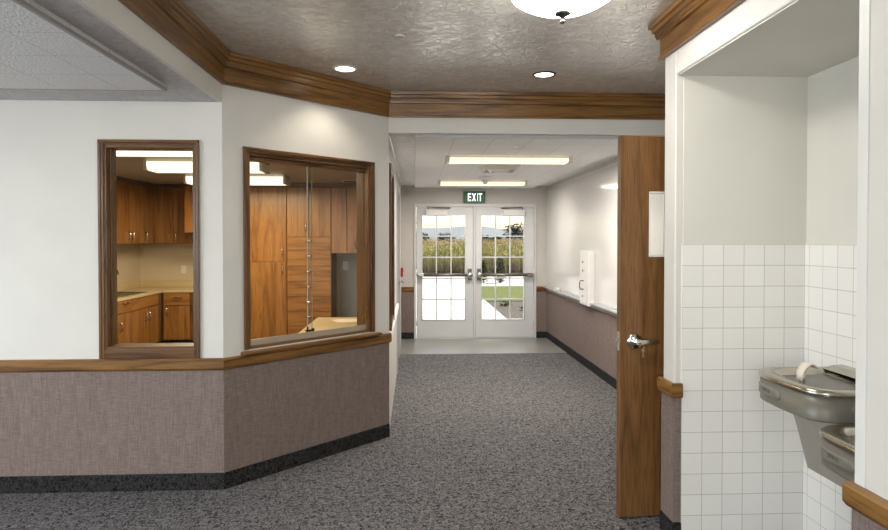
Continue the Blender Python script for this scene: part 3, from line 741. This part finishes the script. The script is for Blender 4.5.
    MB().loops([[(xt, y, zt - .118), (xt + .045, y, zt - .26), (1.785, y, zb), (xb, y, zb), (xb, y, zt - .118)] for y in (y0 + (-.004 if zt > .85 else .02), y1 - .001)]).build('cabinet', M['granite_grey'], t, bev=.004)
    return t
fountain('drinking_fountain', 'higher stainless drinking fountain at the far end of the niche', 2.272, 2.745, .917, 1.527)
fountain('drinking_fountain', 'lower stainless drinking fountain partly behind the near wall edge', 1.765, 2.256, .802, 1.478)
# ------------------------------------------------------------------ office cabinets
def pull(parent, x, z, vertical=True, ln=.10):
    h = ln / 2
    pts = [(0, 0, -h), (0, -.018, -h), (0, -.028, -h * .7), (0, -.030, 0), (0, -.028, h * .7), (0, -.018, h), (0, 0, h)]
    if not vertical: pts = [(c, b, a) for a, b, c in pts]
    MB().tube(pts, .0075, 8).build('handle', M['chrome'], parent, (x, -.019, z))
def front(t, kind, x0, x1, z0, z1, hx, hz, vert=True):
    g = .004
    d = MB().box(x0 + g, x1 - g, -.019, 0, z0 + g, z1 - g).build(kind, M['cabZ'] if kind == 'door' else M['cabX'], t, bev=.002)
    if hx is not None: pull(d, hx, hz, vert)
    return d
def cabinet(name, label, loc, rz, w, dpt, z0, z1, group, toe=False):
    t = thing(name, label, 'cabinet', loc, rz, group)
    mb = MB()
    if toe: mb.box(0, w, .0, dpt, .10, z1); mb.box(.0, w, .06, dpt, 0.004, .10, 1)
    else: mb.box(0, w, 0, dpt, z0, z1)
    mb.build('carcass', [M['frameZ'], M['black']], t)
    return t
# far base cabinet
c = cabinet('base_cabinet', 'low oak cabinet with one drawer on the far office wall', (-3.47, 8.8, 0), 0, .41, .59, 0, .768, 'oak base cabinets', True)
front(c, 'drawer', .015, .375, .585, .765, .22, .70, False); front(c, 'door', .015, .375, .11, .583, .072, .50)
# left run, facing +X
c = cabinet('base_cabinet', 'low oak cabinet near the window end of the left counter', (-3.48, 7.05, 0), PI / 2, .78, .54, 0, .768, 'oak base cabinets', True)
front(c, 'drawer', 0, .78, .615, .765, .62, .735, False); front(c, 'door', 0, .39, .11, .613, .33, .46); front(c, 'door', .39, .78, .11, .613, .47, .46)
c = cabinet('base_cabinet', 'double door oak sink cabinet in the left counter corner', (-3.48, 7.83, 0), PI / 2, .97, .54, 0, .768, 'oak base cabinets', True)
front(c, 'drawer', 0, .81, .615, .765, None, None); front(c, 'door', 0, .435, .11, .613, .39, .50); front(c, 'door', .435, .81, .11, .613, .48, .50)
# L-shaped worktop
wt = thing('countertop', 'cream L-shaped counter above the low oak cabinets', 'countertop', (0, 0, 0))
sx0, sx1, sy0, sy1 = -3.90, -3.56, 7.70, 8.45
mb = MB().box(-4.03, -3.46, 7.03, sy0, .768, .80).box(-4.03, -3.46, sy1, 8.78, .768, .80).box(-4.03, sx0, sy0, sy1, .768, .80).box(sx1, -3.46, sy0, sy1, .768, .80)
mb.box(-4.03, -3.04, 8.78, 9.392, .768, .80).build('worktop', M['laminate'], wt)
MB().box(-4.03, -4.01, 7.03, 9.372, .80, .90).box(-4.03, -3.04, 9.372, 9.392, .80, .90).build('backsplash', M['laminate'], wt, bev=.004)
sk = thing('sink', 'dark rimmed sink set into the cream counter', 'sink', (0, 0, 0))
mb = MB().box(sx0 - .02, sx1 + .02, sy0 - .02, sy0 + .01, .800, .806).box(sx0 - .02, sx1 + .02, sy1 - .01, sy1 + .02, .800, .806).box(sx0 - .02, sx0 + .01, sy0 + .01, sy1 - .01, .800, .806).box(sx1 - .01, sx1 + .02, sy0 + .01, sy1 - .01, .800, .806)
mb.build('rim', M['bronze'], sk)
MB().box(sx0 + .002, sx0 + .010, sy0 + .01, sy1 - .01, .769, .800).box(sx1 - .010, sx1 - .002, sy0 + .01, sy1 - .01, .769, .800).box(sx0 + .01, sx1 - .01, sy0 + .002, sy0 + .01, .769, .800).box(sx0 + .01, sx1 - .01, sy1 - .01, sy1 - .002, .769, .800).box(sx0 + .01, sx1 - .01, sy0 + .01, sy1 - .01, .769, .772).build('basin', M['steel'], sk)
fc = thing('faucet', 'chrome gooseneck faucet over the office sink', 'faucet', (-3.955, 8.28, .80))
MB().lathe([(.028, 0), (.028, .012), (.016, .02), (.014, .12), (.001, .122)], 16).build('base', M['chrome'], fc)
MB().tube([(0, 0, .11), (0, 0, .24)] + [(.10 - .10 * math.cos(a), -.08 + .08 * math.cos(a), .24 + .10 * math.sin(a)) for a in [PI * k / 10 for k in range(1, 10)]] + [(.21, -.17, .26)], .011, 10).build('spout', M['chrome'], fc)
MB().tube([(0, .0, .07), (.03, .06, .09)], .008, 8).build('lever', M['chrome'], fc)
ol = thing('wall_outlet', 'white outlet plate on the tan office wall above the counter', 'outlet', (-3.394, YE - .004, 1.0))
MB().box(-.036, .036, -.006, 0, 0, .115).build('plate', M['white_plastic'], ol, bev=.002)
for z in (.03, .068): MB().box(-.016, .016, -.009, -.006, z, z + .028).build('socket', M['white_trim'], ol, bev=.002)
# uppers
c = cabinet('wall_cabinet', 'oak wall cabinet above the office sink', (-3.70, 7.30, 0), PI / 2, 1.77, .325, 1.44, 2.225, 'oak wall cabinets')
for a, b_, h in ((0, .55, .49), (.55, 1.0, .95), (1.0, 1.40, 1.05), (1.40, 1.77, 1.46)): front(c, 'door', a, b_, 1.44, 2.225, h, 1.545)
MB().box(0, 1.77, -.035, .325, 2.225, 2.281).build('crown', M['frameX'], c)
c = cabinet('wall_cabinet', 'double door oak wall cabinet in the far office corner', (-3.70, 9.07, 0), 0, .56, .322, 1.44, 2.225, 'oak wall cabinets')
front(c, 'door', .02, .285, 1.44, 2.225, .235, 1.545); front(c, 'door', .285, .56, 1.44, 2.225, .33, 1.545)
MB().box(0, .56, -.03, .322, 2.225, 2.281).build('crown', M['frameX'], c)
c = cabinet('wall_cabinet', 'shorter bright oak wall cabinet right of the far corner', (-3.135, 8.72, 0), 0, .70, .67, 1.59, 2.225, 'oak wall cabinets')
front(c, 'door', 0, .35, 1.59, 2.225, .31, 1.67); front(c, 'door', .35, .70, 1.59, 2.225, .39, 1.67)
MB().box(-.02, .70, -.03, .67, 2.225, 2.281).build('crown', M['frameX'], c)
# tall wall
c = cabinet('tall_cabinet', 'full height oak cabinet left of the oak drawer bank', (-2.43, 8.8, 0), 0, .662, .59, 0, 2.225, None, True)
front(c, 'door', 0, .662, 1.183, 2.222, .605, 1.32); front(c, 'door', 0, .662, .11, 1.183, .605, 1.07)
MB().box(0, .662, -.03, .59, 2.225, 2.281).build('crown', M['frameX'], c)
c = cabinet('drawer_cabinet', 'oak cabinet with seven drawers under two doors', (-1.765, 8.8, 0), 0, .61, .59, 0, 2.225, None, True)
front(c, 'door', 0, .304, 1.534, 2.222, .265, 1.66); front(c, 'door', .304, .61, 1.534, 2.222, .345, 1.66)
zs = [1.532, 1.351, 1.128, .918, .702, .492, .290, .11]
for a, b_ in zip(zs, zs[1:]): front(c, 'drawer', 0, .61, b_, a, .31, (a + b_) / 2 + .03, False)
MB().box(0, .61, -.03, .59, 2.225, 2.281).build('crown', M['frameX'], c)
c = cabinet('wall_cabinet', 'oak wall cabinet over the open recess beside the drawers', (-1.153, 8.8, 0), 0, .835, .59, 1.30, 2.225, 'oak wall cabinets')
front(c, 'door', 0, .22, 1.30, 2.222, None, None); front(c, 'door', .22, .52, 1.30, 2.222, .345, 1.42); front(c, 'door', .52, .835, 1.30, 2.222, .56, 1.42)
MB().box(0, .835, -.03, .59, 2.225, 2.281).build('crown', M['frameX'], c)
MB().box(.75, .835, .0, .59, .004, 1.30).build('side_panel', M['cabZ'], c)
# grey panel in the recess with switch
struct(MB().box(-1.09, -.45, YE - .02, YE - .005, .004, 1.29).build('trim_recess_panel', M['grey_paint']), 'grey panel at the back of the cabinet recess', 'panel')
sw = tag(MB().box(-.036, .036, -.006, 0, 0, .115).box(-.008, .008, -.012, -.006, .045, .07).build('light_switch', M['dark_metal'], None, (-1.02, YE - .02, 1.05)), 'small switch plate in the recess beside the oak drawers', 'light switch')
# desk by the corridor wall
dk = thing('work_counter', 'cream topped work counter behind the sliding window', 'counter', (0, 0, 0))
MB().prism([(-.91, 5.94), (-.315, 5.94), (-.315, 4.86), (-.91, 4.25)], .73, .76).build('top', M['laminate'], dk, bev=.004)
MB().prism([(-.86, 5.90), (-.32, 5.90), (-.32, 4.90), (-.86, 4.36)], .004, .73).build('carcass', M['cabZ'], dk)
pp = MB(); pts = []
for k in range(26):
    a = 2 * PI * k / 26; pts.append((-.56 + (.17 + .02 * math.sin(5 * a)) * math.cos(a), 5.66 + (.11 + .025 * math.sin(3 * a + 1)) * math.sin(a)))
pp.prism(pts, .7605, .766)
tag(pp.build('paper_sheet', M['paper']), 'pale crumpled paper lying on the cream work counter', 'paper')
# office lights
off = wrap_light('fluorescent_light', 'nearest fluorescent fixture on the office ceiling', -2.20, 5.15, 2.281, 1.22, .32, M['tube_office'], 'office fluorescent fixtures', .105)
wrap_light('fluorescent_light', 'middle fluorescent fixture on the office ceiling', -2.07, 6.42, 2.281, 1.15, .32, M['tube_office'], 'office fluorescent fixtures', .105)
wrap_light('fluorescent_light', 'farthest fluorescent fixture above the tall oak cabinets', -2.17, 7.85, 2.281, 1.22, .32, M['tube_office'], 'office fluorescent fixtures', .105)
def grille(loc, label, w, d):
    v = thing('ceiling_grille', label, 'air vent', loc)
    MB().box(-w, w, -d, -d + .03, -.012, 0).box(-w, w, d - .03, d, -.012, 0).box(-w, -w + .03, -d + .03, d - .03, -.012, 0).box(w - .03, w, -d + .03, d - .03, -.012, 0).build('frame', M['fix_white'], v)
    mb = MB(); n = 9
    for k in range(n):
        y = -d + .03 + (2 * d - .06) * (k + .5) / n; mb.box(-w + .03, w - .03, y - .004, y + .004, -.012, -.002)
    mb.build('louvre', M['grille_dark'], v)
grille((-2.35, 5.78, 2.281), 'louvred vent between the nearest two office fixtures', .28, .20)
grille((-.83, 8.40, 2.281), 'louvred vent on the office ceiling near the recess cabinet', .13, .13)

# ------------------------------------------------------------------ outdoors
struct(MB().box(-14, 1.75, YE + .14, 27.6, -.1, 0).build('ground_walkway', M['concrete']), 'pale concrete walk outside the left door', 'walkway')
struct(MB().box(1.75, 14, 20.1, 27.6, -.1, 0).build('ground_road', M['concrete']), 'concrete strip beyond the lawn', 'walkway')
struct(MB().box(1.75, 14, YE + .14, 15.2, -.1, -.015).build('ground_gravel', M['gravel']), 'brown gravel bed outside the right door', 'gravel bed')
struct(MB().box(1.75, 14, 15.2, 20.1, -.1, .0).build('ground_lawn', M['lawn']), 'green lawn beyond the gravel bed', 'lawn')
struct(MB().box(-400, 500, 27.6, 900, -.3, -.01).build('ground_field', M['soil']), 'brown field ground under the corn', 'field')
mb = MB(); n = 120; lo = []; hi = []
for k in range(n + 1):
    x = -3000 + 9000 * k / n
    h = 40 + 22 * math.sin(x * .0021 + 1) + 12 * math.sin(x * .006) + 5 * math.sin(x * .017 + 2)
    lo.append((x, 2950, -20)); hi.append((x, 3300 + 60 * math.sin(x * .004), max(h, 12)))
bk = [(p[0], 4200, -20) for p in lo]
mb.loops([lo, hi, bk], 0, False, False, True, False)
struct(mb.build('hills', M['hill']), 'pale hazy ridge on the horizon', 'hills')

def leafblade(mb, base_, az, ln, w, rise, droop, m):
    d = Vector((math.cos(az), math.sin(az), 0)); s_ = Vector((-d.y, d.x, 0)); vs = []
    for k, wt_ in ((0, .5), (.45, 1), (1, .08)):
        p = Vector(base_) + d * ln * k + Vector((0, 0, rise * k - droop * k * k))
        vs += [p - s_ * w * wt_, p + s_ * w * wt_ + Vector((0, 0, .01))]
    mb.add(vs, [(0, 1, 3, 2), (2, 3, 5, 4)], m)
corn = MB()
rows = [29.4 + .75 * k for k in range(7)]
for ri, y in enumerate(rows):
    x = -5.0
    while x < 12:
        x += random.uniform(.10, .2)
        H_ = random.uniform(1.36, 1.60) + ri * .012
        px_, py_ = x, y + random.uniform(-.2, .2)
        corn.add([(px_ - .012, py_, -.01), (px_ + .012, py_, -.01), (px_ + .006, py_, H_ - .15), (px_ - .006, py_, H_ - .15)], [(0, 1, 2, 3)], 0)
        for k in range(8 if ri < 4 else 5):
            z = random.uniform(.35, H_ - .15)
            leafblade(corn, (px_, py_, z), random.uniform(0, 2 * PI), random.uniform(.25, .5), random.uniform(.016, .03), random.uniform(.1, .3), random.uniform(.15, .5), 0 if random.random() < .42 else 1)
        for k in range(6):
            leafblade(corn, (px_, py_, H_ - .17), random.uniform(0, 2 * PI), random.uniform(.06, .12), .010, random.uniform(.12, .2), .05, 2)
tag(corn.build('corn_plants', [M['leaf_green'], M['leaf_yellow'], M['leaf_tan']], fix=False), 'yellowing corn crop filling the field behind the glass doors', 'corn', None, 'stuff')
weeds = MB()
for k in range(4200):
    x = random.uniform(-5, 12); y = random.uniform(27.8, 28.5)
    leafblade(weeds, (x, y, -.01), random.uniform(0, 2 * PI), random.uniform(.05, .2), random.uniform(.008, .02), random.uniform(.35, .85), .1, 0 if random.random() < .85 else 1)
tag(weeds.build('dry_weeds', [M['weed_brown'], M['leaf_green']], fix=False), 'dry brown weeds in front of the corn', 'weeds', None, 'stuff')
def shrub(loc, label, r, h, n, mat, name='shrub', group='young shrubs beyond the lawn'):
    t = thing(name, label, name.split('_')[-1], loc, 0, group)
    MB().tube([(0, 0, 0), (.01, 0, h * .6)], [r * .12, r * .04], 8).build('stem', M['bark'], t)
    mb = MB()
    for k in range(n):
        a = random.uniform(0, 2 * PI); z = random.uniform(.05, 1) * h; q = r * math.sqrt(random.random()) * (1 - .5 * abs(z / h - .45))
        leafblade(mb, (q * math.cos(a), q * math.sin(a), z), random.uniform(0, 2 * PI), r * .45, r * .12, r * random.uniform(-.2, .5), r * .2, 0)
    mb.build('foliage', mat, t, fix=False)
shrub((2.42, 21.6, 0), 'young dark shrub beyond the lawn, nearer the door mullion', .17, .80, 420, M['shrub_green'])
shrub((2.98, 21.6, 0), 'young dark shrub beyond the lawn, farther right of the pair', .20, .85, 420, M['shrub_green'])
for x, y, l in ((2.42, 13.2, 'small green plant in the gravel near the walk'), (2.72, 12.2, 'small green plant in the gravel nearest the door'), (2.10, 14.2, 'small green plant in the gravel at the lawn edge')):
    shrub((x, y, -.015), l, .16, .10, 60, M['lawn'], 'gravel_plant', 'green plants in the gravel bed')
def tree(loc, label, r, h):
    t = thing('distant_tree', label, 'tree', loc, 0, 'distant trees behind the field')
    MB().tube([(0, 0, -.3), (0, 0, h * .5)], [r * .10, r * .05], 8).build('trunk', M['bark'], t)
    mb = MB()
    for k in range(420):
        u = random.uniform(-1, 1); a = random.uniform(0, 2 * PI); q = random.random() ** .4
        p = (r * q * math.sqrt(1 - u * u) * math.cos(a), r * q * math.sqrt(1 - u * u) * math.sin(a), h * .6 + h * .4 * q * u)
        leafblade(mb, p, random.uniform(0, 2 * PI), r * .3, r * .1, r * random.uniform(-.1, .3), r * .15, 0)
    mb.build('crown', M['tree_green'], t, fix=False)
for x, y, r, h, l in ((12.6, 120, 2.6, 2.6, 'low dark tree clump just right of the door mullion'), (7.6, 150, 2.4, 3.2, 'low tree clump behind the corn, through the left door'),
                      (1.0, 150, 2.8, 3.6, 'low tree clump at the left edge of the left door view'), (18.0, 110, 2.2, 4.6, 'taller pale tree at the right edge of the right door view'), (21.5, 160, 2.2, 2.6, 'small tree clump behind the corn in the right door centre')):
    tree((x, y, -.01), l, r, h)
# unseen canopy added and sized to block the sun at the doors
cn = thing('entry_canopy', 'flat roof canopy over the outside of the entrance doors', 'canopy', (0, 0, 0), 0, None, 'structure')
MB().box(-1.5, 2.36, YE + .14, 10.60, 2.55, 2.75).build('roof_slab', M['white_trim'], cn)

# ------------------------------------------------------------------ lights
def area(loc, rot, sx, sy, power, col=(1, 1, 1), spread=PI):
    l = bpy.data.lights.new('lamp', 'AREA'); l.shape = 'RECTANGLE'; l.size = sx; l.size_y = sy; l.energy = power; l.color = col; l.spread = spread
    o = bpy.data.objects.new('lamp', l); C.objects.link(o); o.location = loc; o.rotation_euler = rot; return o
def point(loc, power, col=(1, 1, 1), r=.1):
    l = bpy.data.lights.new('lamp', 'POINT'); l.energy = power; l.color = col; l.shadow_soft_size = r
    o = bpy.data.objects.new('lamp', l); C.objects.link(o); o.location = loc; return o
def spot(loc, power, ang, col=(1, 1, 1), blend=.6, r=.05):
    l = bpy.data.lights.new('lamp', 'SPOT'); l.energy = power; l.color = col; l.spot_size = math.radians(ang); l.spot_blend = blend; l.shadow_soft_size = r
    o = bpy.data.objects.new('lamp', l); C.objects.link(o); o.location = loc; return o
WARM = (1.0, .86, .66)
for cx, cy, p in ((.885, 5.87, 28), (.905, 8.27, 16)): area((cx, cy, 2.205), (0, 0, 0), 1.1, .17, p, (1, .93, .84))
for cx, cy, p in ((-2.20, 5.15, 17), (-2.07, 6.42, 20), (-2.17, 7.85, 20)): area((cx, cy, 2.165), (0, 0, 0), 1.1, .26, p, (1, .80, .52))
for x, y in ((-.445, 4.09), (.872, 4.17)): spot((x, y, ZL - .012), 9, 120, (1, .90, .74))
# added unseen lamps that brighten the lobby from behind and from the left
for x, y in ((-.25, -.9), (-.25, -2.3)):
    dome(x, y, 'dome light behind the viewer, ' + ('nearer' if y > -1.5 else 'by the back wall'))
for x, y in ((-4.0, .4),):
    wrap_light('fluorescent_light', 'cool fluorescent fixture on the left tile ceiling, ' + ('nearer the narrow window' if y > 0 else 'behind the viewer'), x, y, 2.273, 1.22, .32, M['tube_cool'], 'left lobby fluorescent fixtures')
    area((x, y, 2.185), (0, 0, 0), 1.1, .26, 60, (.94, .97, 1.0))
area((-5.2, 1.0, 1.5), (0, -PI / 2, 0), 1.2, 2.7, 68, (.88, .93, 1.0))  # added fill lamp outside the left window
area((-1.6, -3.2, 1.5), (PI / 2, 0, 0), 2.7, 1.2, 72, (.98, .97, .95))  # added frontal fill outside the window behind the viewer
sun = bpy.data.lights.new('sun', 'SUN'); sun.energy = 6.0; sun.angle = math.radians(.6); sun.color = (1, .95, .86)
so = bpy.data.objects.new('sun', sun); C.objects.link(so)
dv = Vector((-.54, -.35, -1.0)).normalized()       # direction of travel
so.rotation_euler = dv.to_track_quat('-Z', 'Y').to_euler()

w = bpy.data.worlds.new('sky'); sc.world = w; w.use_nodes = True; nt = w.node_tree
bg = nt.nodes['Background']; sky = N(nt, 'ShaderNodeTexSky'); sky.sky_type = 'NISHITA'; sky.sun_disc = False
sky.sun_elevation = math.radians(45); sky.sun_rotation = math.radians(20); sky.dust_density = 1.6; sky.air_density = 1.0; sky.ozone_density = 1.0
L(nt, sky.outputs[0], bg.inputs[0]); bg.inputs[1].default_value = .10

# ------------------------------------------------------------------ camera
F = 625.0
cd = bpy.data.cameras.new('camera'); cam = bpy.data.objects.new('camera', cd); C.objects.link(cam); sc.camera = cam
cd.sensor_width = 36; cd.lens = F / 888 * 36; cd.clip_start = .05; cd.clip_end = 8000
cam.location = (0, 0, 1.49)
cam.rotation_euler = (math.radians(90 - .9), 0, -math.atan(30 / F))
cd.shift_y = -(265 - (240 + F * math.tan(math.radians(.9)))) / 888
vs = sc.view_settings; vs.view_transform = 'Standard'; vs.look = 'None'; vs.exposure = 1.0; vs.gamma = 1.0; vs.use_curve_mapping = False
sc.cycles.max_bounces = 8; sc.cycles.diffuse_bounces = 5; sc.cycles.transparent_max_bounces = 12
sc.cycles.use_denoising = True
sc.cycles.sample_clamp_indirect = 6.0
